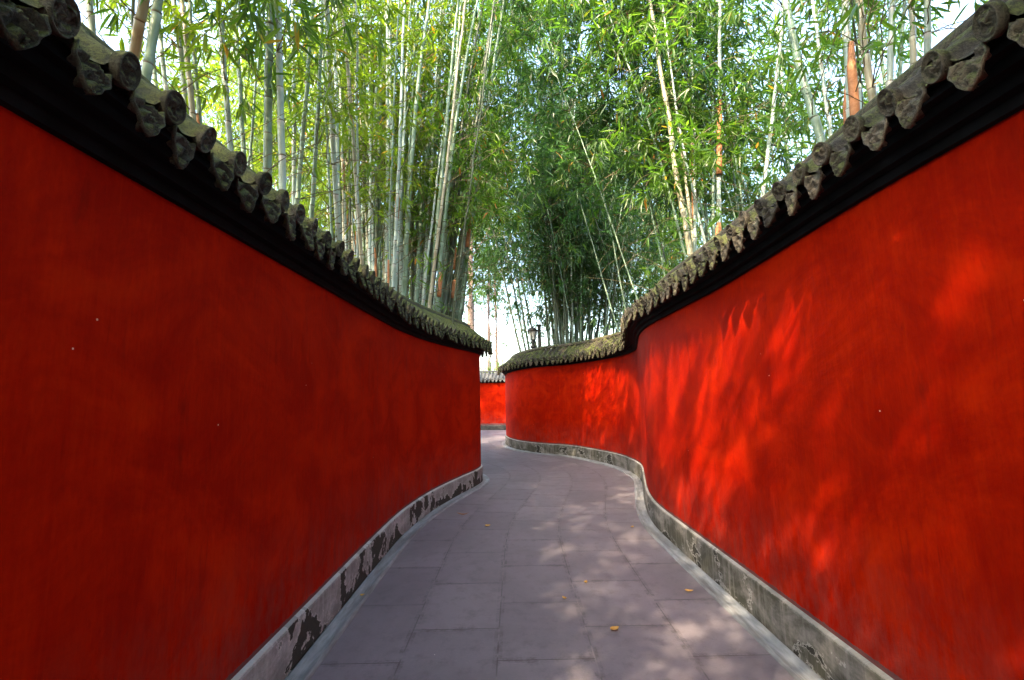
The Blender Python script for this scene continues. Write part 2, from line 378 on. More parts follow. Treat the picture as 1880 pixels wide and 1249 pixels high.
def normals(q, side):
    t = np.gradient(q, axis=0); t /= np.linalg.norm(t, axis=1)[:, None]
    return np.stack([t[:, 1], -t[:, 0]], 1) * side
def sweep(name, q, nrm, prof, mat, parent, H=None, hz=0.0, closed=False, stride=4, smooth=False, uvy=None):
    """profile of (distance towards the path, z, follows-the-height flag) along the curve; one mesh"""
    idx = np.unique(np.append(np.arange(0, len(q), stride), len(q) - 1)); Q = q[idx]; N = nrm[idx]
    s = idx * STEP; n = len(Q); k = len(prof)
    V = np.zeros((n, k, 3)); UV = np.zeros((n, k, 2)); cum = 0
    for j, (d, z, fl) in enumerate(prof):
        V[:, j, 0] = Q[:, 0] + N[:, 0] * d; V[:, j, 1] = Q[:, 1] + N[:, 1] * d
        V[:, j, 2] = z + (H[idx] if (H is not None and fl) else 0)
        if j: cum += math.hypot(prof[j][0] - prof[j - 1][0], prof[j][1] - prof[j - 1][1])
        UV[:, j, 0] = s; UV[:, j, 1] = V[:, j, 2] if uvy is None else cum
    i = np.arange(n - 1)[:, None]; kk = k if closed else k - 1
    j = np.arange(kk)[None, :]; j2 = (j + 1) % k
    quads = np.stack([i * k + j, i * k + j2, (i + 1) * k + j2, (i + 1) * k + j], -1).reshape(-1, 4)
    if nrm_side(q, nrm) < 0: quads = quads[:, ::-1]
    me = npmesh(name, V.reshape(-1, 3), quads, UV.reshape(-1, 2), smooth, (mat,))
    return link(name, me, parent)
def nrm_side(q, nrm):
    t = q[1] - q[0]; return 1 if (t[1] * nrm[0][0] - t[0] * nrm[0][1]) > 0 else -1

# ------------------------------------------------------------------ eave tile meshes (local: x along the wall, y outwards, z up)
def disc_mesh(name, seed, mat):
    rng = random.Random(seed); rings, seg = 14, 32; vs = []; fs = []; r0 = 0.051
    ph = [rng.uniform(0, 6.28) for _ in range(5)]
    for k in range(rings + 1):
        r = r0 * k / rings
        for i in range(seg):
            a = 2 * math.pi * i / seg
            x, z = r * math.cos(a), r * math.sin(a); u = k / rings
            if u > 0.86: h = 0.011
            elif u > 0.78: h = 0.001
            else:
                h = 0.002 + 0.011 * abs(math.sin(75 * abs(x) + 60 * z + ph[0])) ** 0.6 * math.cos(110 * z - 60 * abs(x) + ph[1]) + 0.004 * math.cos(4 * a + ph[2] + 9 * u)
                h += 0.005 * math.exp(-((abs(x) - 0.016)**2 + (z - 0.012)**2) / 0.00005) + 0.006 * math.exp(-(x * x + (z + 0.008)**2) / 0.00008)
            vs.append((x, h, z))
    for k in range(rings):
        for i in range(seg):
            j = (i + 1) % seg; fs.append((k * seg + i, k * seg + j, (k + 1) * seg + j, (k + 1) * seg + i))
    b = len(vs)
    for y in (0.005, -0.03):
        for i in range(seg):
            a = 2 * math.pi * i / seg; rr = r0 * (1.04 if y > 0 else 0.98); vs.append((rr * math.cos(a), y, rr * math.sin(a)))
    for i in range(seg):
        j = (i + 1) % seg
        fs.append((rings * seg + i, rings * seg + j, b + j, b + i)); fs.append((b + i, b + j, b + seg + j, b + seg + i))
    fs.append(tuple(b + seg + i for i in range(seg)))
    me = bpy.data.meshes.new(name); me.from_pydata(vs, [], fs); me.materials.append(mat)
    for p in me.polygons: p.use_smooth = True
    me.update(); return me
def drip_mesh(name, seed, mat):
    """shell shaped pointed drip tile, cupped, hanging from the trough between two rolls"""
    rng = random.Random(seed); nu, nv = 20, 18; front = []; ph = rng.uniform(0, 6)
    for j in range(nv + 1):
        t = j / nv                                     # 0 top, 1 tip
        wd = 0.053 * (1 - t ** 2.3) ** 0.75 * (0.90 + 0.16 * math.sin(min(t * 1.7, 1) * math.pi)) * (1 + 0.05 * math.sin(t * 16 + ph))
        for i in range(nu + 1):
            s = 2 * i / nu - 1
            x = wd * s; u = abs(s)
            z = -0.128 * t - 0.010 * (1 - u * u) * (1 - t)
            y = 0.010 + 0.022 * t + 0.010 * s * s * (1 - t) - 0.010 * s * s * t
            if u > 0.85 or t > 0.92: y += 0.007
            else: y += 0.016 * abs(math.sin(12 * u + 10 * t + ph)) ** 0.6 * math.cos(15 * t - 6 * u + ph) + 0.004 * math.cos(u * 20) * t
            front.append((x, y, z))
    n = len(front); vs = front + [(x * 0.97, y - 0.014, z) for x, y, z in front]; fs = []
    W = nu + 1
    for j in range(nv):
        for i in range(nu):
            a = j * W + i; fs.append((a, a + 1, a + W + 1, a + W)); fs.append((n + a, n + a + W, n + a + W + 1, n + a + 1))
    for j in range(nv):
        a = j * W; fs.append((a, a + W, n + a + W, n + a)); a += nu; fs.append((a, n + a, n + a + W, a + W))
    for i in range(nu): fs.append((i, n + i, n + i + 1, i + 1))
    me = bpy.data.meshes.new(name); me.from_pydata(vs, [], fs); me.materials.append(mat)
    for p in me.polygons: p.use_smooth = True
    me.update(); return me

EAVE_D, EAVE_Z, RISE, RUN = 0.165, 0.155, 0.34, 0.42      # eave line measured from the cornice underside
def roof(name, q, nrm, H, mat, parent):
    idx = np.arange(len(q)); s = idx * STEP; side = nrm_side(q, nrm)
    fx = ((idx % SUBD) / SUBD - 0.5) * PITCH_T               # 0 = middle of a roll
    r = 0.041
    prof = np.where(np.abs(fx) < r, 1.22 * np.sqrt(np.maximum(r * r - fx * fx, 0)) + 0.006,
                    0.006 - 0.016 * np.sin(np.clip((np.abs(fx) - r) / (PITCH_T / 2 - r), 0, 1) * math.pi / 2))
    rng = np.random.default_rng(5); cell = idx // SUBD
    jit = rng.normal(0, 0.003, cell.max() + 2)[cell]
    rows = []
    T = np.linspace(0, 1, 22)
    def add(d, z): rows.append((d, z))
    sl = math.atan2(RISE, RUN); nx, nz = math.sin(sl), math.cos(sl)
    for t in T:
        fr = (t * 3) % 1.0 if t < 1 else 1.0
        lift = (1 - fr) * 0.011
        d = EAVE_D - RUN * t; z = EAVE_Z + RISE * t
        rows.append((d + nx * (prof + lift + jit) , z + nz * (prof + lift + jit)))
    for t in T[::-1][::3]:
        d = EAVE_D - RUN * 2 + RUN * t; z = EAVE_Z + RISE * t
        rows.append((d - nx * prof, z + nz * prof))
    k = len(rows); n = len(q); V = np.zeros((n, k, 3))
    for j, (d, z) in enumerate(rows):
        V[:, j, 0] = q[:, 0] + nrm[:, 0] * d; V[:, j, 1] = q[:, 1] + nrm[:, 1] * d; V[:, j, 2] = z + H
    i = np.arange(n - 1)[:, None]; j = np.arange(k - 1)[None, :]
    quads = np.stack([i * k + j, i * k + j + 1, (i + 1) * k + j + 1, (i + 1) * k + j], -1).reshape(-1, 4)
    if side < 0: quads = quads[:, ::-1]
    me = npmesh(name, V.reshape(-1, 3), quads, None, True, (mat,))
    return link(name, me, parent)

def wall(name, label, group, q, side, H, base_mat, tile_mat, base_h=0.27, ymin=0.6, ymax=99, seed=1):
    nrm = normals(q, side); root = empty(name, (float(q[0][0]), float(q[0][1]), 0)); tag(root, label, 'wall', group)
    inv = Matrix.Translation((-float(q[0][0]), -float(q[0][1]), 0))
    kids = []
    th = -0.47
    kids.append(sweep('plaster_face', q, nrm, [(th, 0.0, 0), (-0.03, base_h - 0.01, 0), (-0.028, 0.8, 0), (-0.03, 1.4, 0), (-0.03, 0.0, 1), (th, 0.0, 1)][1:] + [(th, base_h - 0.01, 0)], PLASTER if tile_mat else PLASTER, root, H, closed=True, stride=6, smooth=False))
    kids.append(sweep('stone_base', q, nrm, [(-0.002, -0.02, 0), (0.0, 0.12, 0), (-0.001, base_h - 0.015, 0), (-0.007, base_h, 0), (-0.031, base_h + 0.008, 0), (th - 0.02, base_h + 0.004, 0), (th - 0.02, -0.02, 0)], base_mat, root, None, stride=4))
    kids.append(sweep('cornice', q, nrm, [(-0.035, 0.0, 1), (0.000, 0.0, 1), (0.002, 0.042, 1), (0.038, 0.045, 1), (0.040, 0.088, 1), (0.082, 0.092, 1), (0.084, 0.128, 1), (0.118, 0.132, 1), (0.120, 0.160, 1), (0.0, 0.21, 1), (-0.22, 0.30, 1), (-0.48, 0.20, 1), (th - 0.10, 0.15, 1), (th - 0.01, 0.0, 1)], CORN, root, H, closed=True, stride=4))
    kids.append(roof('tile_roof', q, nrm, H, tile_mat, root))
    # ridge cap
    cap = [(EAVE_D - RUN + 0.055 * math.cos(a), EAVE_Z + RISE + 0.045 + 0.055 * math.sin(a), 1) for a in [math.pi * u / 8 for u in range(-1, 10)]]
    kids.append(sweep('ridge_cap', q, nrm, cap, tile_mat, root, H, stride=4, smooth=True))
    discs = [disc_mesh('end_tile', seed + k, tile_mat) for k in range(4)]; drips = [drip_mesh('drip_tile', seed + 9 + k, tile_mat) for k in range(3)]
    rng = random.Random(seed); nd = 0; cells = []
    for c in range(1, len(q) // SUBD):
        i = c * SUBD - SUBD // 2
        if ymin <= q[i][1] <= ymax: cells.append(c)
    # the hundred nearest along the visible run are parts of their own
    for pos, c in enumerate(cells):
        for kind in (0, 1):
            # rolls have their middle at half a cell, troughs at the cell edge
            i = c * SUBD + (SUBD // 2 if kind == 0 else 0)
            i = min(i, len(q) - 1)
            if pos >= 98: break
            P = q[i]; N = nrm[i]; h = float(H[i])
            me = (discs if kind == 0 else drips)[rng.randrange(4 if kind == 0 else 3)]
            o = link('end_tile' if kind == 0 else 'drip_tile', me, root)
            d = EAVE_D + (0.035 if kind == 0 else 0.004); z = EAVE_Z + (0.030 if kind == 0 else -0.004)
            d += rng.gauss(0, 0.006); z += rng.gauss(0, 0.004)
            Y = Vector((float(N[0]), float(N[1]), 0)); Z = Vector((0, 0, 1)); X = Y.cross(Z)
            Mr = Matrix((X, Y, Z)).transposed().to_4x4()
            o.matrix_local = Matrix.Translation((float(P[0] + N[0] * d - q[0][0]), float(P[1] + N[1] * d - q[0][1]), h + z)) @ Mr @ Matrix.Rotation(R(-12 if kind == 0 else 4) + rng.gauss(0, 0.10), 4, 'X') @ Matrix.Rotation(rng.gauss(0, 0.10), 4, 'Y') @ Matrix.Rotation(rng.gauss(0, 0.10), 4, 'Z') @ (Matrix.Diagonal((0.76, 0.8, 1.02, 1)) if kind == 0 else Matrix.Diagonal((1.08, 1, 1.04, 1)))
    for o in kids: o.location = (-float(q[0][0]), -float(q[0][1]), 0)
    return root

HL = np.full(len(LEFT), 2.35)
HR = np.interp(RIGHT[:, 1], [-4, 2, 3.5, 9, 12.5, 15, 20], [2.46, 2.44, 2.37, 2.355, 2.33, 2.25, 2.22])
HR = np.convolve(np.pad(HR, 20, 'edge'), np.ones(41) / 41, 'valid')
HF = np.full(len(FAR), 2.18)
wall('garden_wall', 'red wall on the left with mossy grey tiles and peeling black patches along its base', None, LEFT, 1, HL, BASE_L, TILE_L, ymin=0.6, ymax=10, seed=3)
wall('garden_wall', 'winding red wall on the right with brown weathered tiles and dappled sunlight', None, RIGHT, -1, HR, BASE_R, TILE_R, ymin=0.6, ymax=15.6, seed=23)
wall('garden_wall', 'far red wall with pale grey tiles and a dark base, closing the bend', None, FAR, 1, HF, DARKBASE, TILE_F, base_h=0.22, ymin=0, ymax=99, seed=43)

# ------------------------------------------------------------------ ground, path, gutters
me = npmesh('ground', [(-150, -150, 0), (150, -150, 0), (150, 200, 0), (-150, 200, 0)], [(0, 1, 2, 3)], None, False, (SOIL,))
tag(link('ground', me), kind='structure')
CEN = spline([(0.16, -3.6), (0.16, 0), (0.16, 4.6), (0.22, 5.8), (0.46, 7.1), (0.72, 8.4), (0.74, 9.6), (0.35, 10.9), (-0.55, 12.3), (-1.35, 14), (-1.75, 16), (-1.6, 18), (-0.9, 19.3), (0.6, 19.9), (3, 20)], 0.12)
cn = normals(CEN, 1); ss = np.arange(len(CEN)) * 0.12 - 3.6
us = np.linspace(-2.6, 2.6, 9); V = []; UV = []
for i in range(len(CEN)):
    for u in us:
        V.append((CEN[i][0] + cn[i][0] * u, CEN[i][1] + cn[i][1] * u, 0.004)); UV.append((u + 0.16, ss[i]))
k = len(us); quads = [(i * k + j, i * k + j + 1, (i + 1) * k + j + 1, (i + 1) * k + j) for i in range(len(CEN) - 1) for j in range(k - 1)]
V = np.array(V)
V[:, 0] = np.where(V[:, 1] < 8.0, np.clip(V[:, 0], -1.7, 2.9), V[:, 0])
tag(link('path', npmesh('path', V, quads, UV, False, (PAVE,))), kind='structure')
GP = [(0.002, 0.010, 0), (0.008, 0.022, 0), (0.02, 0.024, 0), (0.045, 0.012, 0), (0.08, 0.010, 0), (0.105, 0.020, 0), (0.125, 0.021, 0), (0.133, 0.006, 0), (0.14, 0.0, 0)]
for q, sd_, nm in ((LEFT, 1, 'gutter'), (RIGHT, -1, 'gutter')):
    g = sweep(nm, q, normals(q, sd_), GP, GUT, None, None, stride=4, smooth=True, uvy=1)
    tag(g, kind='structure')

# ------------------------------------------------------------------ bamboo
def arch(z, a, Ht): return a * (np.maximum(z - 0.35 * Ht, 0) / Ht) ** 2.2
culm_cache = {}
def culm_mesh(rad, a, Ht, mat, seed=0):
    key = (rad, a, Ht, mat.name)
    if key in culm_cache: return culm_cache[key]
    rng = np.random.default_rng(int(rad * 1e4) + int(a * 10) + 7)
    sides = 12; zs = []; rs = []; nn = int(Ht / 0.36)
    for kx in range(nn):
        z0 = kx * 0.36; rr = rad * (1 - 0.72 * (z0 / Ht) ** 1.3)
        for dz, m in ((0.0, 1.0), (0.004, 1.10), (0.012, 1.10), (0.018, 0.97), (0.18, 0.98), (0.342, 0.99), (0.352, 1.07)):
            zs.append(z0 + dz); rs.append(rr * m)
    zs = np.array(zs); rs = np.array(rs); wob = np.cumsum(rng.normal(0, 0.0022, len(zs))) ; wob2 = np.cumsum(rng.normal(0, 0.0022, len(zs)))
    V = np.zeros((len(zs), sides + 1, 3)); UV = np.zeros((len(zs), sides + 1, 2))
    for i in range(sides + 1):
        t = 2 * math.pi * i / sides
        V[:, i, 0] = arch(zs, a, Ht) + wob * np.minimum(zs, 1) + rs * math.cos(t); V[:, i, 1] = wob2 * np.minimum(zs, 1) + rs * math.sin(t); V[:, i, 2] = zs
        UV[:, i, 0] = i / sides; UV[:, i, 1] = zs
    k = sides + 1; i = np.arange(len(zs) - 1)[:, None]; j = np.arange(sides)[None, :]
    quads = np.stack([i * k + j, i * k + j + 1, (i + 1) * k + j + 1, (i + 1) * k + j], -1).reshape(-1, 4)
    me = npmesh('culm', V.reshape(-1, 3), quads, UV.reshape(-1, 2), True, (mat,)); culm_cache[key] = me
    return me

def leaves_geo(P, D, L, rng, wratio=0.155):
    """P positions, D unit directions, L lengths -> verts, quads, tint; each leaf folded along its rib and curved"""
    n = len(P); up = rng.normal(0, 0.35, (n, 3)) + np.array([0, 0, 1.0])
    side = np.cross(D, up); side /= (np.linalg.norm(side, axis=1)[:, None] + 1e-6)
    nr = np.cross(side, D)
    W = (L * wratio * rng.uniform(0.75, 1.15, n))[:, None] / 2; Lc = L[:, None]
    droop = rng.uniform(0.02, 0.22, n)[:, None] * Lc
    base = P; tip = P + D * Lc - nr * droop
    m1 = P + D * Lc * 0.28 - nr * droop * 0.08; m2 = P + D * Lc * 0.62 - nr * droop * 0.38
    fold = rng.uniform(0.1, 0.45, n)[:, None] * W
    V = np.stack([base, m1 + side * W + nr * fold, m2 + side * W * 0.82 + nr * fold * 0.8, tip, m2 - side * W * 0.82 + nr * fold * 0.8, m1 - side * W + nr * fold], 1)
    b = (np.arange(n) * 6)[:, None]
    q1 = b + np.array([[0, 1, 2, 3]]); q2 = b + np.array([[0, 3, 4, 5]])
    tint = rng.beta(1.6, 2.2, n) * 0.86; dry = rng.random(n) < 0.03; tint[dry] = rng.uniform(0.88, 0.99, dry.sum())
    return V.reshape(-1, 3), np.concatenate([q1, q2]), np.concatenate([tint, tint])

fol_cache = {}
def foliage_mesh(key, seed, zlo, zhi, nb, blen, per, leaf, a, Ht, mat, low=0, dense_bias=1.0):
    if key in fol_cache: return fol_cache[key]
    rng = np.random.default_rng(seed); Ps = []; Ds = []; Ls = []; TV = []; TQ = []
    nodes = np.arange(int(zlo / 0.36) + 1, int(zhi / 0.36)) * 0.36
    specs = []
    zz = rng.choice(nodes, nb)
    for z in zz: specs.append((z, 1.0))
    for _ in range(low): specs.append((rng.uniform(3.3, max(zlo, 3.6)), 0.35))
    for z, full in specs:
        az = rng.uniform(0, 2 * math.pi); L = blen * rng.uniform(0.45, 1.15) * (1.0 if z < zhi * 0.8 else 0.7)
        e0 = rng.uniform(0.25, 0.95); n = 6; t = np.linspace(0, 1, n + 1)[:, None]
        h = np.array([math.cos(az), math.sin(az), 0]); p0 = np.array([float(arch(np.array([z]), a, Ht)[0]), 0, z])
        bend = rng.uniform(0.35, 1.1)
        pts = p0 + h * L * math.cos(e0) * t + np.array([0, 0, 1]) * L * (math.sin(e0) * t - bend * t ** 2 * 0.75)
        pts = pts + np.cumsum(rng.normal(0, 0.02 * L, (n + 1, 3)), 0) * t
        # twig: flat three sided tube
        r = 0.0055
        o = len(TV)
        for kx in range(n + 1):
            for i in range(3):
                aa = 2.094 * i; rr = r * (1 - 0.7 * kx / n)
                TV.append(pts[kx] + np.array([rr * math.cos(aa) * -h[1], rr * math.cos(aa) * h[0], rr * math.sin(aa)]))
        for kx in range(n):
            for i in range(3):
                j = (i + 1) % 3; TQ.append((o + kx * 3 + i, o + kx * 3 + j, o + kx * 3 + 3 + j, o + kx * 3 + 3 + i))
        # sprays along the twig
        m = max(1, int(per * full / 6))
        tt = rng.uniform(0.22, 1.0, m); tt[0] = 1.0
        for u in tt:
            i = min(int(u * n), n - 1); fr = u * n - i
            p = pts[i] * (1 - fr) + pts[i + 1] * fr; bd = pts[i + 1] - pts[i]; bd /= np.linalg.norm(bd)
            off = rng.normal(0, 0.10, 3); p = p + off
            kk = rng.integers(4, 9)
            d = bd * 0.55 + rng.normal(0, 0.62, (kk, 3)) + np.array([0, 0, -0.38]); d /= np.linalg.norm(d, axis=1)[:, None]
            Ps.append(np.repeat(p[None], kk, 0) + d * 0.015 + rng.normal(0, 0.012, (kk, 3))); Ds.append(d); Ls.append(leaf * rng.uniform(0.6, 1.25, kk))
    V, Q, T = leaves_geo(np.concatenate(Ps), np.concatenate(Ds), np.concatenate(Ls), rng)
    TV = np.array(TV); TQ = np.array(TQ) + len(V)
    me = npmesh('foliage', np.concatenate([V, TV]), np.concatenate([Q, TQ]), None, False, (mat, TWIG),
                np.concatenate([np.zeros(len(Q)), np.ones(len(TQ))]), np.concatenate([T, np.zeros(len(TQ))]))
    fol_cache[key] = me
    return me

ARCH = (0.0, 1.2, 2.4)
br_cache = {}
def branch_mesh(v):
    if v in br_cache: return br_cache[v]
    r_ = random.Random(900 + v); m = MB()
    z = 2.88 + 0.36 * (v % 12) + 0.005; a = r_.uniform(0, 6.283); L = r_.uniform(0.5, 1.9); e = r_.uniform(0.15, 0.95)
    d = Vector((math.cos(a) * math.cos(e), math.sin(a) * math.cos(e), math.sin(e))); n = 8; kink = Vector((0, 0, 0)); pts = []
    for i in range(n + 1):
        kink += Vector((r_.gauss(0, 0.018), r_.gauss(0, 0.018), r_.gauss(0, 0.012))); pts.append(Vector((0, 0, z)) + d * L * i / n + kink * min(i, 1) + Vector((0, 0, -0.12 * L * (i / n) ** 2)))
    m.tube(pts, [0.0062 * (1 - 0.75 * i / n) for i in range(n + 1)], 5)
    me = bpy.data.meshes.new('branch'); me.from_pydata(m.v, [], m.f); me.materials.append(TWIG); me.update(); br_cache[v] = me
    return me
def bamboo(base, axis, rad, mat, fol, label, group=None, Ht=10.8, ai=0, scale=1.0, spin=None, rng=random, sheath=()):
    """fol = (kind, leaf material); returns the thing"""
    root = empty('bamboo', base); tag(root, label, 'bamboo', group)
    a = ARCH[ai]
    zax = Vector(axis).normalized(); q0 = Vector((0, 0, 1)).rotation_difference(zax)
    root.rotation_mode = 'QUATERNION'; root.rotation_quaternion = q0 @ Matrix.Rotation(spin if spin is not None else rng.uniform(0, 6.283), 3, 'Z').to_quaternion()
    root.scale = (scale,) * 3
    rad_q = min((0.014, 0.020, 0.026, 0.033, 0.041, 0.050, 0.060), key=lambda r: abs(r - rad / scale))
    link('culm', culm_mesh(rad_q, a, Ht, mat), root)
    kind, lm = fol
    if kind in (None, 'sparse') and ai == 0: [link('branch', branch_mesh(v), root) for v in rng.sample(range(24), 5)]
    K = {'high': (4.9, 10.4, 66, 1.5, 44, 0.19, 4), 'mid': (3.4, 9.8, 52, 1.4, 40, 0.19, 0), 'low': (1.9, 8.8, 62, 1.4, 40, 0.18, 0),
         'sparse': (4.4, 10.4, 26, 1.3, 34, 0.19, 5), 'canopy': (4.2, 10.6, 125, 1.9, 46, 0.19, 0)}
    if kind:
        zlo, zhi, nb, bl, per, leaf, low = K[kind]; v = rng.randrange(3)
        f = foliage_mesh((kind, lm.name, ai, v), 100 + v * 7 + ai * 31 + len(kind), zlo, zhi, nb, bl, per, leaf, a, Ht, lm, low)
        fo = link('foliage', f, root); fo.rotation_euler.z = 0
    for (z0, z1, part) in sheath:
        vs = []; fs = []; n = 14; span = 2 * math.pi * part; m = 5
        for i in range(m + 1):
            z = z0 + (z1 - z0) * i / m; rr = rad_q * (1 - 0.72 * (z / Ht) ** 1.3) * (1.13 + 0.10 * (1 - i / m)) + 0.002
            for j in range(n + 1):
                t = -math.pi / 2 - spin_off(spin) + span * (j / n - 0.5) * (1 if i < m else 0.35)
                vs.append((float(arch(np.array([z]), a, Ht)[0]) + rr * math.cos(t), rr * math.sin(t), z))
        for i in range(m):
            for j in range(n): fs.append((i * (n + 1) + j, i * (n + 1) + j + 1, (i + 1) * (n + 1) + j + 1, (i + 1) * (n + 1) + j))
        me = bpy.data.meshes.new('sheath'); me.from_pydata(vs, [], fs); me.materials.append(SHEATH)
        for p in me.polygons: p.use_smooth = True
        o = link('sheath', me, root); md = o.modifiers.new('thickness', 'SOLIDIFY'); md.thickness = 0.0025
    return root
def spin_off(s): return s or 0.0

def by_pixels(x0, y0, x1, y1, Y, wpx=None, lean_y=0.0):
    """stem through two photo pixels: (x0,y0) upper, (x1,y1) lower, at distance Y"""
    a = at(x0, y0, Y + lean_y); b = at(x1, y1, Y); ax = (a - b).normalized()
    base = b - ax * (b.z / ax.z)
    rad = (wpx or 10) / F_PX * Y / 2
    return base, ax, rad
rg = random.Random(11)
# ---- the stems one can pick out on the left: upper pixel, lower pixel, distance, width in pixels
G, P_, T_, D_ = CULM_G, CULM_P, CULM_T, CULM_D
LEFT_STEMS = [
 ((166, -40), (172, 45), 3.3, 17, P_, None, 'bluish green bamboo stem rising from the mossy tiles nearest the upper left corner', ()),
 ((266, -10), (243, 120), 3.3, 24, T_, None, 'thick cream bamboo stem leaning right, beside the orange sheathed one at upper left', ()),
 ((241, 0), (236, 110), 3.5, 10, G, None, 'thin bamboo stem wrapped in an orange sheath behind the thick cream stem', ((3.2, 4.1, 0.9),)),
 ((272, 0), (284, 140), 4.3, 9, G, 'sparse', 'slim grey green bamboo stem just right of the thick cream one', ()),
 ((286, -20), (302, 150), 4.0, 12, P_, None, 'pale bamboo stem leaning left above the tiles, second right of the thick cream one', ()),
 ((322, 0), (343, 185), 4.4, 12, P_, 'sparse', 'grey bamboo stem standing directly left of the brown sheathed one', ()),
 ((336, 0), (356, 205), 4.0, 15, T_, None, 'brown bamboo stem with loose papery sheaths over the left wall', ((3.4, 4.2, 0.8),)),
 ((352, 30), (364, 210), 4.3, 11, G, None, 'green bamboo stem pressed against the right of the brown sheathed one', ((3.9, 4.5, 0.5),)),
 ((401, -20), (424, 255), 4.2, 14, P_, 'sparse', 'lone grey green bamboo stem leaning left between the brown one and the twin thick ones', ()),
 ((432, 0), (449, 280), 5.0, 10, G, None, 'slim bamboo stem with dark nodes left of the twin thick ones', ()),
 ((482, 0), (456, 285), 5.4, 6, G, None, 'very thin bamboo stem leaning right in front of yellow green leaves', ()),
 ((496, -20), (491, 320), 4.4, 18, G, 'sparse', 'left one of the twin thick green bamboo stems', ()),
 ((506, -20), (513, 340), 4.2, 15, P_, None, 'right one of the twin thick bamboo stems, bluer and waxier', ()),
 ((540, 0), (541, 355), 5.8, 10, P_, 'sparse', 'straight slim bamboo stem right of the twin thick ones', ()),
 ((579, -20), (548, 362), 5.2, 10, G, None, 'bamboo stem leaning right and crossing the straight slim one', ()),
 ((596, -20), (575, 385), 5.4, 11, G, 'sparse', 'olive bamboo stem leaning right at the edge of the dense left clump', ()),
]
for (u, l, Y, wpx, mt, fol, lab, sh) in LEFT_STEMS:
    b, ax, r = by_pixels(*u, *l, Y, wpx, lean_y=rg.uniform(-0.3, 0.3))
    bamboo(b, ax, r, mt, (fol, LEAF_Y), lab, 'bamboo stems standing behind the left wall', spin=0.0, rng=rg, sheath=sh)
RIGHT_STEMS = [
 ((1188, -10), (1264, 465), 6.6, 12, T_, 'sparse', 'creamy bamboo stem leaning left at the left edge of the right grove', ()),
 ((1212, 20), (1274, 455), 7.0, 8, T_, None, 'thin tan bamboo stem just behind the creamy leaning one', ()),
 ((1268, 0), (1275, 445), 6.9, 8, P_, None, 'slim bamboo stem with an orange sheath halfway up, beside the creamy leaning ones', ((4.2, 5.4, 0.9),)),
 ((1305, 0), (1308, 420), 6.8, 8, G, 'sparse', 'olive bamboo stem standing left of the orange sheathed pale one', ()),
 ((1324, -10), (1319, 415), 6.2, 11, P_, None, 'pale blue bamboo stem with two orange sheaths in the right grove', ((3.55, 3.95, 0.8), (4.7, 5.9, 0.9))),
 ((1432, 60), (1400, 345), 5.8, 9, P_, 'sparse', 'slim grey bamboo stem leaning right, alone in the middle of the right grove', ()),
 ((1432, -10), (1503, 262), 4.3, 18, G, None, 'thick blue green bamboo stem leaning strongly left over the right wall', ()),
 ((1490, -10), (1524, 246), 4.8, 10, P_, 'sparse', 'slim bamboo stem right of the thick leaning one', ()),
 ((1543, -20), (1556, 225), 4.2, 13, P_, None, 'bamboo stem half wrapped in a reddish sheath, left of its pair', ((2.9, 3.35, 0.6), (3.5, 4.6, 0.7))),
 ((1553, -20), (1570, 210), 4.0, 16, P_, None, 'bamboo stem with a broad cut brown sheath at the top, right of its pair', ((3.62, 4.9, 1.0),)),
 ((1562, 0), (1567, 60), 4.8, 6, D_, None, 'dark thin bamboo stem just behind the brown sheathed pair', ()),
 ((1578, -20), (1604, 180), 3.9, 17, T_, 'sparse', 'bamboo stem with warm sun patches between the sheathed pair and the straight grey green one', ()),
 ((1632, -20), (1629, 152), 3.8, 15, P_, None, 'straight grey green bamboo stem with a red node ring above the right tiles', ()),
 ((1665, -20), (1671, 128), 3.7, 14, T_, None, 'brownish bamboo stem second from the right end of the row', ()),
 ((1695, -20), (1697, 98), 3.7, 14, P_, 'sparse', 'cream and blue bamboo stem, the last before the upper right corner', ()),
 ((1660, 0), (1652, 140), 4.6, 10, G, None, 'teal bamboo stem half hidden behind the brownish one', ()),
]
for (u, l, Y, wpx, mt, fol, lab, sh) in RIGHT_STEMS:
    b, ax, r = by_pixels(*u, *l, Y, wpx, lean_y=rg.uniform(-0.3, 0.3))
    bamboo(b, ax, r, mt, (fol, LEAF), lab, 'bamboo stems standing behind the right wall', spin=0.0, rng=rg, sheath=sh)

def wallx(q, Y, fn):
    m = np.abs(q[:, 1] - Y) < 0.12
    return float(fn(q[m, 0])) if m.any() else None
def ok_left(p):
    lim = wallx(LEFT, p.y, np.min)
    return lim is None and p.x < -4 or lim is not None and p.x < lim - 0.62
def ok_right(p):
    lim = wallx(RIGHT, p.y, np.max)
    if p.y > 18.9: return p.y > 22.6 or p.x > 4
    return lim is not None and p.x > lim + 0.62
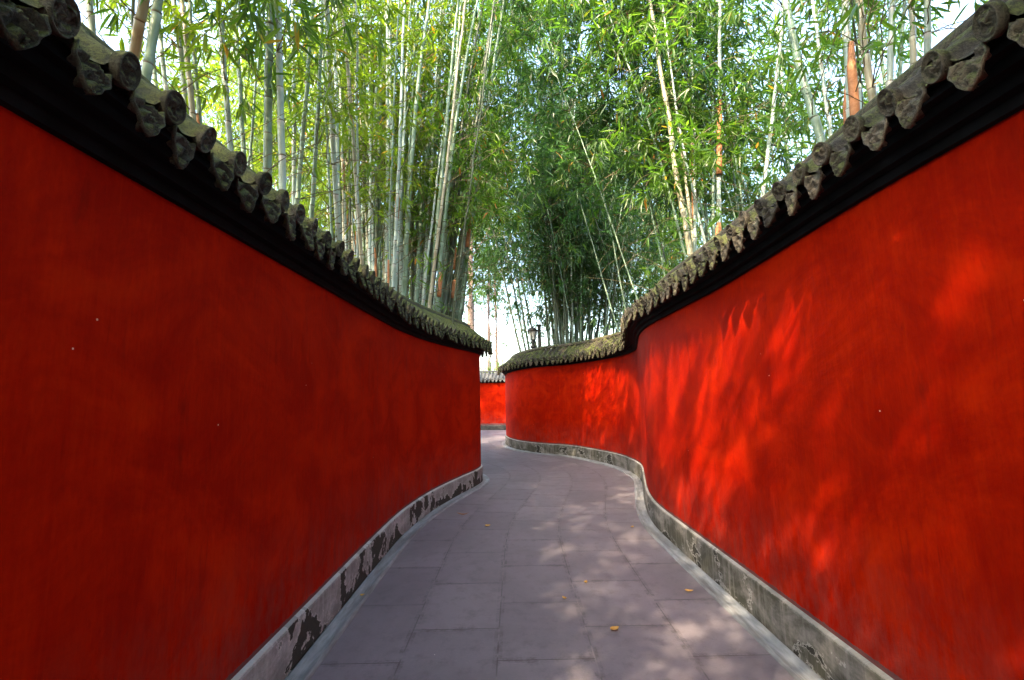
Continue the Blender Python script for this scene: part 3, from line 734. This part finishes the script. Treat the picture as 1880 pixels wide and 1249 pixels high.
# ---- dense clump of pale stems behind the left wall (photo x 600-880)
px = 604.0; n_cl = 0
while px < 848:
    dxx = (px - 940) / F_PX
    crest = np.interp(px, [600, 700, 800, 872], [420, 490, 568, 592])
    done = False
    for _ in range(30):
        Y = rg.uniform(5.5, 9.6); lean = rg.uniform(-16, 16) + np.interp(px, [600, 700, 780, 872], [-22, -4, 28, 40])
        b, ax, r = by_pixels(px + lean * 1.0, crest - 330, px, crest - 10, Y, rg.choice([5, 6, 7, 8, 8, 9, 10, 11]), rg.uniform(-0.6, 0.8))
        if ok_left(b): done = True; break
    if done:
        mt = rg.choice([P_, P_, P_, P_, G, G, T_, D_] if px < 800 else [P_, G, G, D_, D_, T_])
        tall = {P_: 'pale waxy bamboo stem in the dense clump behind the left wall', G: 'green bamboo stem in the dense clump behind the left wall',
                T_: 'straw coloured bamboo stem in the dense clump behind the left wall', D_: 'dark thin bamboo stem in the dense clump behind the left wall'}[mt]
        sh = ((rg.uniform(3, 5), 0, 0.8),) if rg.random() < 0.22 else ()
        sh = tuple((s[0], s[0] + rg.uniform(0.3, 0.6), s[2]) for s in sh)
        bamboo(b, ax, r, mt, (rg.choice([None, None, None, 'sparse']), LEAF_Y if px < 760 else LEAF), tall, {P_: 'pale stems of the dense left clump', G: 'green stems of the dense left clump', T_: 'straw stems of the dense left clump', D_: 'dark stems of the dense left clump'}[mt], ai=rg.choice([0, 0, 1]), spin=0.0, rng=rg, sheath=sh)
        n_cl += 1
    px += rg.uniform(1.9, 4.0)
# ---- fan of dark thin stems behind the far bend of the right wall
for i in range(46):
    u = rg.random(); basex = max(1006, rg.gauss(1048, 36)) if rg.random() < 0.75 else rg.uniform(1006, 1150)
    for _ in range(20):
        Y = rg.uniform(14.0, 18.6)
        lean = (basex - 1035) * 0.5 + rg.uniform(-45, 35)
        if basex < 1000: lean -= 40
        b, ax, r = by_pixels(basex + lean, 250, basex, 610, Y, rg.choice([4, 4, 5, 6]), rg.uniform(-1, 1))
        if ok_right(b) and b.y < 18.5 and not (955 < basex < 1003 and Y < 15.6): break
    else: continue
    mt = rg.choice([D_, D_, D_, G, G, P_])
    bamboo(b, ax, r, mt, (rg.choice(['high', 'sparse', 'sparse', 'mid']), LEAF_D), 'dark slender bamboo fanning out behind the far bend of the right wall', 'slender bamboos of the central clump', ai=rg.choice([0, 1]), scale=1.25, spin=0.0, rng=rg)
# five bare leaning stems against the bright gap
for (u, l, Y) in (((866, 250), (955, 645), 16.6), ((905, 330), (964, 640), 16.9), ((930, 400), (971, 640), 17.0), ((895, 240), (985, 640), 17.2)):
    b, ax, r = by_pixels(*u, *l, Y, 4)
    bamboo(b, ax, r, D_, ('high', LEAF_D), 'thin dark bamboo leaning left across the bright gap', 'leaning bamboos in front of the bright gap', scale=1.25, spin=0.0, rng=rg)

# ---- the groves behind: leafy stems filling both sides and the back
def grove(n, xr, yr, ok, kinds, leafs, mats, label, group, scale=(0.95, 1.2), mind=0.7, seed=1):
    r2 = random.Random(seed); pts = []; tries = 0
    while len(pts) < n and tries < 6000:
        tries += 1; p = Vector((r2.uniform(*xr), r2.uniform(*yr), 0))
        if not ok(p) or any((p - k).length < mind for k in pts): continue
        pts.append(p)
        bamboo(p, (r2.gauss(0, 0.07), r2.gauss(0, 0.06), 1), r2.uniform(0.018, 0.045), r2.choice(mats), (r2.choice(kinds), r2.choice(leafs)), label, group, ai=r2.randrange(3), scale=r2.uniform(*scale), rng=r2)
gap = lambda p: not (-0.12 < p.x / p.y < 0.02)
grove(17, (-11, -2.6), (7.5, 17), lambda p: ok_left(p) and p.x < -0.43 * p.y, ['mid', 'high', 'low'], [LEAF_Y], [P_, G, G, T_], 'leafy yellow green bamboo deep in the left grove', 'bamboos deep in the left grove', seed=5, mind=0.9)
grove(13, (-16, -3.6), (15, 27), lambda p: p.x < -0.17 * p.y, ['mid', 'high', 'mid'], [LEAF_Y, LEAF], [G, D_], 'bright bamboo far back behind the left grove', 'far bamboos behind the left grove', (1.1, 1.5), 1.1, 6)
grove(21, (2.6, 11), (5.0, 16), lambda p: ok_right(p) and p.x > 0.30 * p.y, ['mid', 'low', 'mid'], [LEAF], [P_, G, G], 'leafy bamboo deep in the right grove', 'bamboos deep in the right grove', seed=7, mind=0.9)
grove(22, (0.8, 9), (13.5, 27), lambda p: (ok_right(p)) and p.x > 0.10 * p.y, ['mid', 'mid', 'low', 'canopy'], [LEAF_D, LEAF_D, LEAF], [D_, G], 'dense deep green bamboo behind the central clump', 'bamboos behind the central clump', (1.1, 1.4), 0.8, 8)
grove(10, (-4, 22), (27, 38), lambda p: gap(p), ['mid', 'low', 'canopy'], [LEAF_D, LEAF], [D_, G], 'distant bamboo closing the view behind the groves', 'distant bamboos closing the view', (1.3, 1.7), 1.4, 9)
# ---- bamboo standing beside and behind the viewer, which shades the passage
grove(14, (-8.5, -2.3), (-11, 2.6), lambda p: p.x < -2.3, ['canopy', 'high'], [LEAF], [P_, G], 'unseen leafy bamboo added by the left wall to shade the path', 'bamboos beside the near end of the left wall', seed=15, mind=0.95)
grove(7, (2.7, 6.5), (-6, 2.6), lambda p: p.x > 2.7, ['canopy'], [LEAF], [P_, G], 'leafy bamboo beside the near end of the right wall', 'bamboos beside the near end of the right wall', seed=16, mind=1.0)

r5 = random.Random(77)
for i in range(14):                                   # stems bowing over the passage from both sides
    side = -1 if i % 4 == 0 else 1
    for _ in range(80):
        p = Vector((r5.uniform(2.5, 4.8) * side + (0.3 if side > 0 else 0), r5.uniform(5.5 if side < 0 else 6.8, 9.5 if side < 0 else 12.8), 0))
        if (ok_left(p) if side < 0 else ok_right(p)): break
    else: continue
    bamboo(p, (-side * r5.uniform(0.10, 0.26), r5.uniform(-0.1, 0.1), 1), r5.uniform(0.012, 0.020), r5.choice([G, G, D_]), ('high', LEAF_Y if side < 0 else (LEAF_D if i % 2 else LEAF)),
           'thin bamboo bowing from the left over the passage' if side < 0 else 'thin bamboo bowing from the right over the passage', 'bamboos bowing over the passage from the left' if side < 0 else 'bamboos bowing over the passage from the right', ai=r5.choice([1, 2]), scale=r5.uniform(1.0, 1.25), spin=0.0 if side < 0 else math.pi, rng=r5)
grove(5, (-4.5, 1.5), (27, 36), lambda p: -0.13 < p.x / p.y < 0.03, ['high', 'canopy'], [LEAF_D, LEAF], [D_, G], 'tall distant bamboo whose crown hangs over the bright gap', 'tall distant bamboos over the bright gap', (1.6, 1.9), 1.2, 19)
grove(3, (-4.4, -2.5), (0.2, 2.6), lambda p: True, ['canopy'], [LEAF], [G], 'unseen leafy bamboo added by the left wall to shade the path', 'bamboos beside the near end of the left wall', (1.0, 1.1), 0.9, 33)  # added out of view to keep sun off the far path
grove(2, (-5.6, -4.0), (13.5, 17), lambda p: True, ['canopy'], [LEAF_Y], [G], 'leafy bamboo added behind the dense clump to shade the far wall', 'leafy bamboos added behind the dense clump to shade the far wall', (1.1, 1.3), 1.2, 20)  # crowns added to shade the far wall from the sun
for i in range(7):                                   # unseen low crowns added behind the viewer to darken the near walls
    side = -1 if i % 2 else 1
    p = Vector((2.5 * side + (0.2 if side > 0 else 0), -5.2 + i * 0.62, 0))
    bamboo(p, (-side * r5.uniform(0.20, 0.42), r5.uniform(-0.1, 0.0), 1), 0.02, G, ('canopy', LEAF), 'unseen low bamboo added behind the viewer to darken the near walls', 'unseen low bamboos added behind the viewer to darken the near walls', ai=1, scale=0.78, spin=0.0 if side < 0 else math.pi, rng=r5)
for (x, y, lx, sc, k, lab) in ((-2.2, 9.3, 0.20, 1.2, 'high', 'tall green bamboo arching right over the bend of the left wall'), (-2.9, 10.6, 0.24, 1.3, 'high', 'tallest green bamboo arching right beyond the bend of the left wall'),
                             (-4.1, 12.2, 0.26, 1.35, 'canopy', 'dense crowned bamboo arching right behind the dense clump'), (3.2, 10.4, -0.24, 1.25, 'high', 'tall bamboo arching left over the middle of the passage'),
                             (2.4, 13.6, -0.16, 1.3, 'canopy', 'dense crowned bamboo arching left above the far bend'), (3.3, 8.3, -0.28, 1.15, 'high', 'bamboo arching left beside the creamy leaning stems, its crown over the path')):
    bamboo(Vector((x, y, 0)), (lx, 0.02, 1), 0.018, G, (k, LEAF_D if x > 0 else LEAF), lab, 'tall bamboos arching over the passage', ai=1, scale=sc, spin=0.0 if x < 0 else math.pi, rng=r5)
for i in range(4):  # crowns added overhead to cut sky light on the near walls
    bamboo(Vector((2.75, -1.2 + i * 0.85, 0)), (-0.05, -0.06, 1), 0.02, G, ('canopy', LEAF), 'low leafy bamboo added to shade the near end of the passage', 'low bamboos added to shade the near end of the passage', ai=1, scale=0.86, spin=math.pi, rng=r5)
# unseen leaning canopy added behind the viewer to block sun on the right wall
for i in range(9):
    side = -1 if i % 4 else 1
    p = Vector(((2.35 if side < 0 else 2.7) * side + r5.uniform(-0.3, 0.1), -7.5 + i * 0.92, 0))
    bamboo(p, (-side * r5.uniform(0.10, 0.30), r5.uniform(-0.1, 0.05), 1), r5.uniform(0.02, 0.035), r5.choice([G, P_]), ('canopy', LEAF), 'unseen leafy bamboo added leaning over the passage to block sun', 'unseen bamboos added leaning over the passage to block sun', ai=1, spin=0.0 if side < 0 else math.pi, rng=r5)

# ------------------------------------------------------------------ trees in the bright gap
def tree(x_px, y_low, Y, trunk_r, Ht, crown, label, seed, lean=0.0, bare=0):
    r2 = random.Random(seed); b = at(x_px, y_low, Y); base = Vector((b.x, Y, 0))
    root = empty('tree', base); tag(root, label, 'tree')
    m = MB(); n = 12; pts = [Vector((lean * (i / n) + r2.gauss(0, 0.015 * Ht / 8), r2.gauss(0, 0.02), Ht * i / n)) for i in range(n + 1)]
    m.tube(pts, [trunk_r * (1.15 - 0.7 * i / n) for i in range(n + 1)], 12); m.build('trunk', BARK, root)
    m = MB(); rngn = np.random.default_rng(seed); Ps = []; Ds = []; Ls = []
    nb = crown if crown else bare
    for i in range(nb):
        u = r2.uniform(0.22 if not crown else 0.55, 0.98); k = min(int(u * n), n - 1); p = pts[k].lerp(pts[k + 1], u * n - k)
        a = r2.uniform(0, 6.28); L = Ht * r2.uniform(0.10, 0.24) * (1.15 - 0.6 * u); up = r2.uniform(0.1, 0.8)
        q = [p + Vector((math.cos(a) * L * t, math.sin(a) * L * t, up * L * t + r2.gauss(0, 0.03 * L))) for t in (0, 0.35, 0.7, 1.0)]
        m.tube(q, [trunk_r * 0.24, trunk_r * 0.16, trunk_r * 0.09, 0.006], 5)
        for _ in range(3):
            t0 = q[r2.randrange(1, 4)]; v = Vector((r2.gauss(0, 1), r2.gauss(0, 1), r2.gauss(0.3, 0.6))).normalized() * L * 0.4
            m.tube([t0, t0 + v * 0.5 + Vector((0, 0, 0.02)), t0 + v], [trunk_r * 0.08, 0.008, 0.004], 4)
            if crown:
                kk = 130; c = np.array(t0 + v * 0.8); P = c + rngn.normal(0, 0.42, (kk, 3)); D = rngn.normal(0, 1, (kk, 3)) + [0, 0, -0.4]; D /= np.linalg.norm(D, axis=1)[:, None]
                Ps.append(P); Ds.append(D); Ls.append(rngn.uniform(0.10, 0.22, kk))
    m.build('limbs' if False else 'branch', BARK, root)
    if crown:
        V, Q, T = leaves_geo(np.concatenate(Ps), np.concatenate(Ds), np.concatenate(Ls), rngn, 0.4)
        link('crown', npmesh('crown', V, Q, None, False, (LEAF,), None, T), root)
tree(862, 600, 27, 0.24, 17, 26, 'tree with a thick mottled pinkish trunk in the bright gap', 1, 0.2)
tree(898, 690, 29, 0.12, 14, 0, 'thin bare tree in the bright gap, carrying the end of the cable', 2, 0.1, 26)
tree(912, 690, 31, 0.10, 14, 0, 'thinnest bare tree, right of the one carrying the cable', 3, 0.0, 22)

# low pale shrubs behind the far wall
r3 = random.Random(4)
for i in range(7):
    x = -3.4 + i * 0.75; Y = 24.6 + r3.uniform(-0.8, 2.5); root = empty('shrub', (x, Y, 0))
    tag(root, 'pale green shrub behind the far tiled wall', 'shrub', 'shrubs behind the far tiled wall')
    rngn = np.random.default_rng(50 + i); m = MB(); Ps = []; Ds = []; Ls = []
    for k in range(16):
        a = r3.uniform(0, 6.28); L = r3.uniform(0.3, 0.9); top = Vector((math.cos(a) * L, math.sin(a) * L, r3.uniform(1.8, 3.3)))
        m.tube([Vector((0, 0, 0)), top * 0.5 + Vector((0, 0, 0.3)), top], [0.02, 0.012, 0.005], 5)
        for t in (0.6, 0.8, 1.0):
            kk = 40; c = np.array(top * t); P = c + rngn.normal(0, 0.22, (kk, 3)); D = rngn.normal(0, 1, (kk, 3)) + [0, 0, 0.3]; D /= np.linalg.norm(D, axis=1)[:, None]
            Ps.append(P); Ds.append(D); Ls.append(rngn.uniform(0.08, 0.18, kk))
    m.build('stem', TWIG, root)
    V, Q, T = leaves_geo(np.concatenate(Ps), np.concatenate(Ds), np.concatenate(Ls), rngn, 0.3)
    link('foliage', npmesh('foliage', V, Q, None, False, (LEAF_Y,), None, T), root)

# ------------------------------------------------------------------ labels of the look-alike stems, by tone, lean and place
ORD = ['leftmost', 'second from left', 'third from left', 'fourth from left', 'fifth from left', 'sixth from left', 'seventh from left', 'eighth from left', 'ninth from left', 'tenth from left', 'eleventh from left', 'twelfth from left']
def px_of(root):
    q = root.rotation_quaternion; z = q @ Vector((0, 0, 1)); c = root.location + z * (4.2 / max(z.z, .3))
    v = cam.matrix_world.inverted() @ c
    return 940 + F_PX * v.x / -v.z if v.z < 0 else -9999
PLACES = {'clump': [(640, 'at the left edge of the dense clump'), (680, 'left of the middle of the dense clump'), (725, 'in the middle of the dense clump'), (770, 'right of the middle of the dense clump'), (820, 'near the right end of the dense clump'), (9999, 'beside the bright gap')],
 'fan': [(985, 'left of the black lamp'), (1015, 'just right of the black lamp'), (1045, 'in the middle of the central clump'), (1080, 'in the right half of the central clump'), (1120, 'at the right end of the central clump'), (9999, 'where the right wall swings near')]}
def relabel(group_key, kind, noun):
    buckets = {}
    for o in list(scene.objects):
        if o.parent or o.get('group') is None or not group_key(o['group']): continue
        px = px_of(o); place = next(t for lim, t in PLACES[kind] if px < lim)
        cm = next(c for c in o.children if c.name.startswith('culm')); tone = {'pale_culm': 'pale', 'green_culm': 'green', 'tan_culm': 'straw', 'dark_culm': 'dark'}[cm.data.materials[0].name]
        zx = (o.rotation_quaternion @ Vector((0, 0, 1))).x; lean = 'upright' if abs(zx) < 0.04 else ('right leaning' if zx > 0 else 'left leaning')
        leafy = any(c.name.startswith('foliage') for c in o.children)
        buckets.setdefault(f"{tone} {lean} {'leafy ' if leafy else 'bare '}stem {place}", []).append((px, o))
    for base, lst in buckets.items():
        lst.sort(key=lambda t: t[0])
        for i, (p, o) in enumerate(lst):
            o['label'] = base if len(lst) == 1 else (ORD[i] + ' ' + base if i < len(ORD) else 'farther right ' + base)
def relabel_deep(group, noun, tones):
    lst = [o for o in scene.objects if not o.parent and o.get('group') == group]; b = {}
    for o in lst:
        px = px_of(o); d = o.location.y
        cm = next(c for c in o.children if c.name.startswith('culm')); tone = {'pale_culm': 'pale', 'green_culm': 'green', 'tan_culm': 'straw', 'dark_culm': 'dark'}[cm.data.materials[0].name]
        where = next(t for lim, t in ((170, 'beyond the upper left corner'), (350, 'behind the thick cream stem'), (600, 'behind the twin thick stems'), (880, 'behind the dense pale clump'), (1020, 'behind the black lamp'), (1170, 'behind the central clump'), (1290, 'behind the creamy leaning stems'), (1420, 'behind the orange sheathed pale stem'), (1560, 'behind the thick leaning stem'), (1720, 'behind the row by the right tiles'), (99999, 'beyond the upper right corner')) if px < lim)
        b.setdefault(f"{tone} stemmed {noun} {where}", []).append((px, o))
    for base, l in b.items():
        l.sort(key=lambda t: t[0])
        for i, (p, o) in enumerate(l): o['label'] = base if len(l) == 1 else ORD[min(i, 11)] + ' ' + base
relabel_deep('bamboos deep in the right grove', 'leafy bamboo', 0); relabel_deep('bamboos deep in the left grove', 'yellow green bamboo', 0)
relabel_deep('bamboos behind the central clump', 'deep green bamboo', 0); relabel_deep('far bamboos behind the left grove', 'far bright bamboo', 0)
relabel_deep('distant bamboos closing the view', 'distant bamboo', 0)
relabel(lambda g: 'dense left clump' in g, 'clump', 'stem')
relabel(lambda g: 'central clump' in g and 'slender' in g, 'fan', 'stem')
for key, noun in (('bamboos bowing over the passage from the left', 'of the thin bamboos bowing from the left over the passage'), ('bamboos bowing over the passage from the right', 'of the thin bamboos bowing from the right over the passage'), ('leaning bamboos in front of the bright gap', 'of the thin dark bamboos leaning across the bright gap')):
    lst = sorted([(px_of(o), o.name, o) for o in scene.objects if not o.parent and o.get('group') == key], key=lambda t: t[:2])
    for i, (_, _, o) in enumerate(lst): o['label'] = (ORD[i] if i < len(ORD) else ['third from right', 'second from right', 'rightmost'][max(0, i - len(lst) + 3)]) + ' ' + noun

# ------------------------------------------------------------------ lamps, post, cable
def lamp(x_px, y_bot, y_top, Y, label, mat, group=None):
    b = at(x_px, y_bot, Y); t = at(x_px, y_top, Y); h = t.z - b.z
    root = empty('street_lamp', (b.x, Y, 0)); tag(root, label, 'lamp', group)
    z = b.z
    m = MB(); m.lathe([(0.09, 0), (0.09, 0.12), (0.05, 0.2), (0.036, 0.5), (0.03, z - 0.1), (0.06, z - 0.06), (0.05, z)], 14); m.build('post', mat, root)
    m = MB(); m.lathe([(0.05, z), (0.11, z + 0.06 * h), (0.07, z + 0.12 * h), (0.045, z + 0.2 * h), (0.075, z + 0.27 * h), (0.05, z + 0.33 * h), (0.085, z + 0.39 * h)], 14)
    for i in range(6):
        a = math.pi / 3 * i; c, s = math.cos(a), math.sin(a)
        m.tube([(0.085 * c, 0.085 * s, z + 0.38 * h), (0.145 * c, 0.145 * s, z + 0.78 * h)], 0.010, 6)
    m.build('lantern_frame', mat, root)
    m = MB(); m.lathe([(0.075, z + 0.39 * h), (0.132, z + 0.77 * h)], 6); m.build('pane', FROST, root, False)
    m = MB(); m.lathe([(0.17, z + 0.77 * h), (0.175, z + 0.80 * h), (0.11, z + 0.89 * h), (0.05, z + 0.93 * h), (0.03, z + 0.95 * h), (0.035, z + 0.97 * h), (0.008, z + h)], 14); m.build('lamp_cap', mat, root)
lamp(979, 640, 599, 14.6, 'black street lamp with a frosted lantern above the far bend of the right wall', IRON)
lamp(899, 655, 630, 26.5, 'small pale lantern hanging low beside the thin bare tree', FROST)
a = at(991, 640, 15.2); root = empty('post', (a.x, 15.2, 0)); tag(root, 'dark timber post standing right of the black street lamp', 'post')
tp = at(991, 600, 15.2).z; m = MB(); m.box((0, 0, tp / 2), (0.11, 0.11, tp)); m.build('shaft', POSTM, root, False)
m = MB(); m.box((0, 0, tp + 0.04), (0.15, 0.15, 0.07)); m.build('cap', POSTM, root, False)
m = MB()
for zz in (tp - 0.55, tp - 0.68, tp - 0.82): m.tube([(-0.075, 0, zz), (-0.34, -0.1, zz)], 0.008, 6)
m.build('bracket', IRON, root)
p0 = at(893, 627, 28.5); p1 = at(1003, 617, 15.4); m = MB()
pts = [p0.lerp(p1, i / 16) - Vector((0, 0, 0.12 * math.sin(math.pi * i / 16))) for i in range(17)]
m.tube(pts, [0.022 - 0.0007 * i for i in range(17)], 6); c = m.build('cable', WIRE); tag(c, 'black cable strung from the bare tree to the post by the lamp', 'cable')

# ------------------------------------------------------------------ fallen leaves
def fallen(x, y, L, wd, ang, mat, label, curl=0.012):
    n = 10; vs = []; fs = []
    for i in range(n + 1):
        t = i / n; w_ = wd / 2 * math.sin(math.pi * min(max(t, 0.0), 1) ** 0.8) ** 0.8; z = curl * (2 * t - 1) ** 2
        for s in (-1, 0, 1): vs.append(((t - 0.5) * L, s * w_, z + abs(s) * w_ * 0.5))
    for i in range(n):
        for j in range(2): fs.append((i * 3 + j, i * 3 + j + 1, i * 3 + j + 4, i * 3 + j + 3))
    me = bpy.data.meshes.new('fallen_leaf'); me.from_pydata(vs, [], fs); me.materials.append(mat); me.update()
    o = link('fallen_leaf', me); o.location = (x, y, 0.0075); o.rotation_euler = (R(5), 0, ang)
    md = o.modifiers.new('thickness', 'SOLIDIFY'); md.thickness = 0.0008
    tag(o, label, 'leaf', 'leaves fallen on the path')
fallen(-0.70, 6.28, 0.17, 0.03, 0.0, FALLEN_B, 'brown curled leaf beside the bend of the left wall', 0.03)
fallen(-0.34, 5.72, 0.075, 0.045, 0.4, FALLEN, 'small yellow leaf in mid path, right of the brown curled one')
fallen(-1.22, 3.83, 0.06, 0.035, 0.2, FALLEN, 'yellow leaf in the gutter under the left wall')
fallen(0.64, 3.23, 0.072, 0.040, 0.5, FALLEN, 'largest yellow leaf, nearest the viewer among the sun patches')
fallen(0.57, 4.0, 0.045, 0.03, 1.1, FALLEN, 'pale yellow leaf, farther of the two mid path small ones')
fallen(0.36, 3.71, 0.045, 0.03, 2.2, FALLEN, 'tiny pale leaf between two cross joints left of the sun patches')
fallen(1.35, 3.79, 0.07, 0.028, -0.1, FALLEN, 'yellow leaf near the gutter of the right wall')
fallen(1.36, 5.55, 0.05, 0.03, 0.7, FALLEN, 'ochre leaf on the path short of the bend on the right')
fallen(1.58, 6.05, 0.05, 0.03, 0.9, FALLEN, 'ochre leaf at the edge of the right gutter by the bend')
print('clump', n_cl, 'objects', len(scene.objects), 'leaf quads', sum(len(m.polygons) for m in fol_cache.values()))
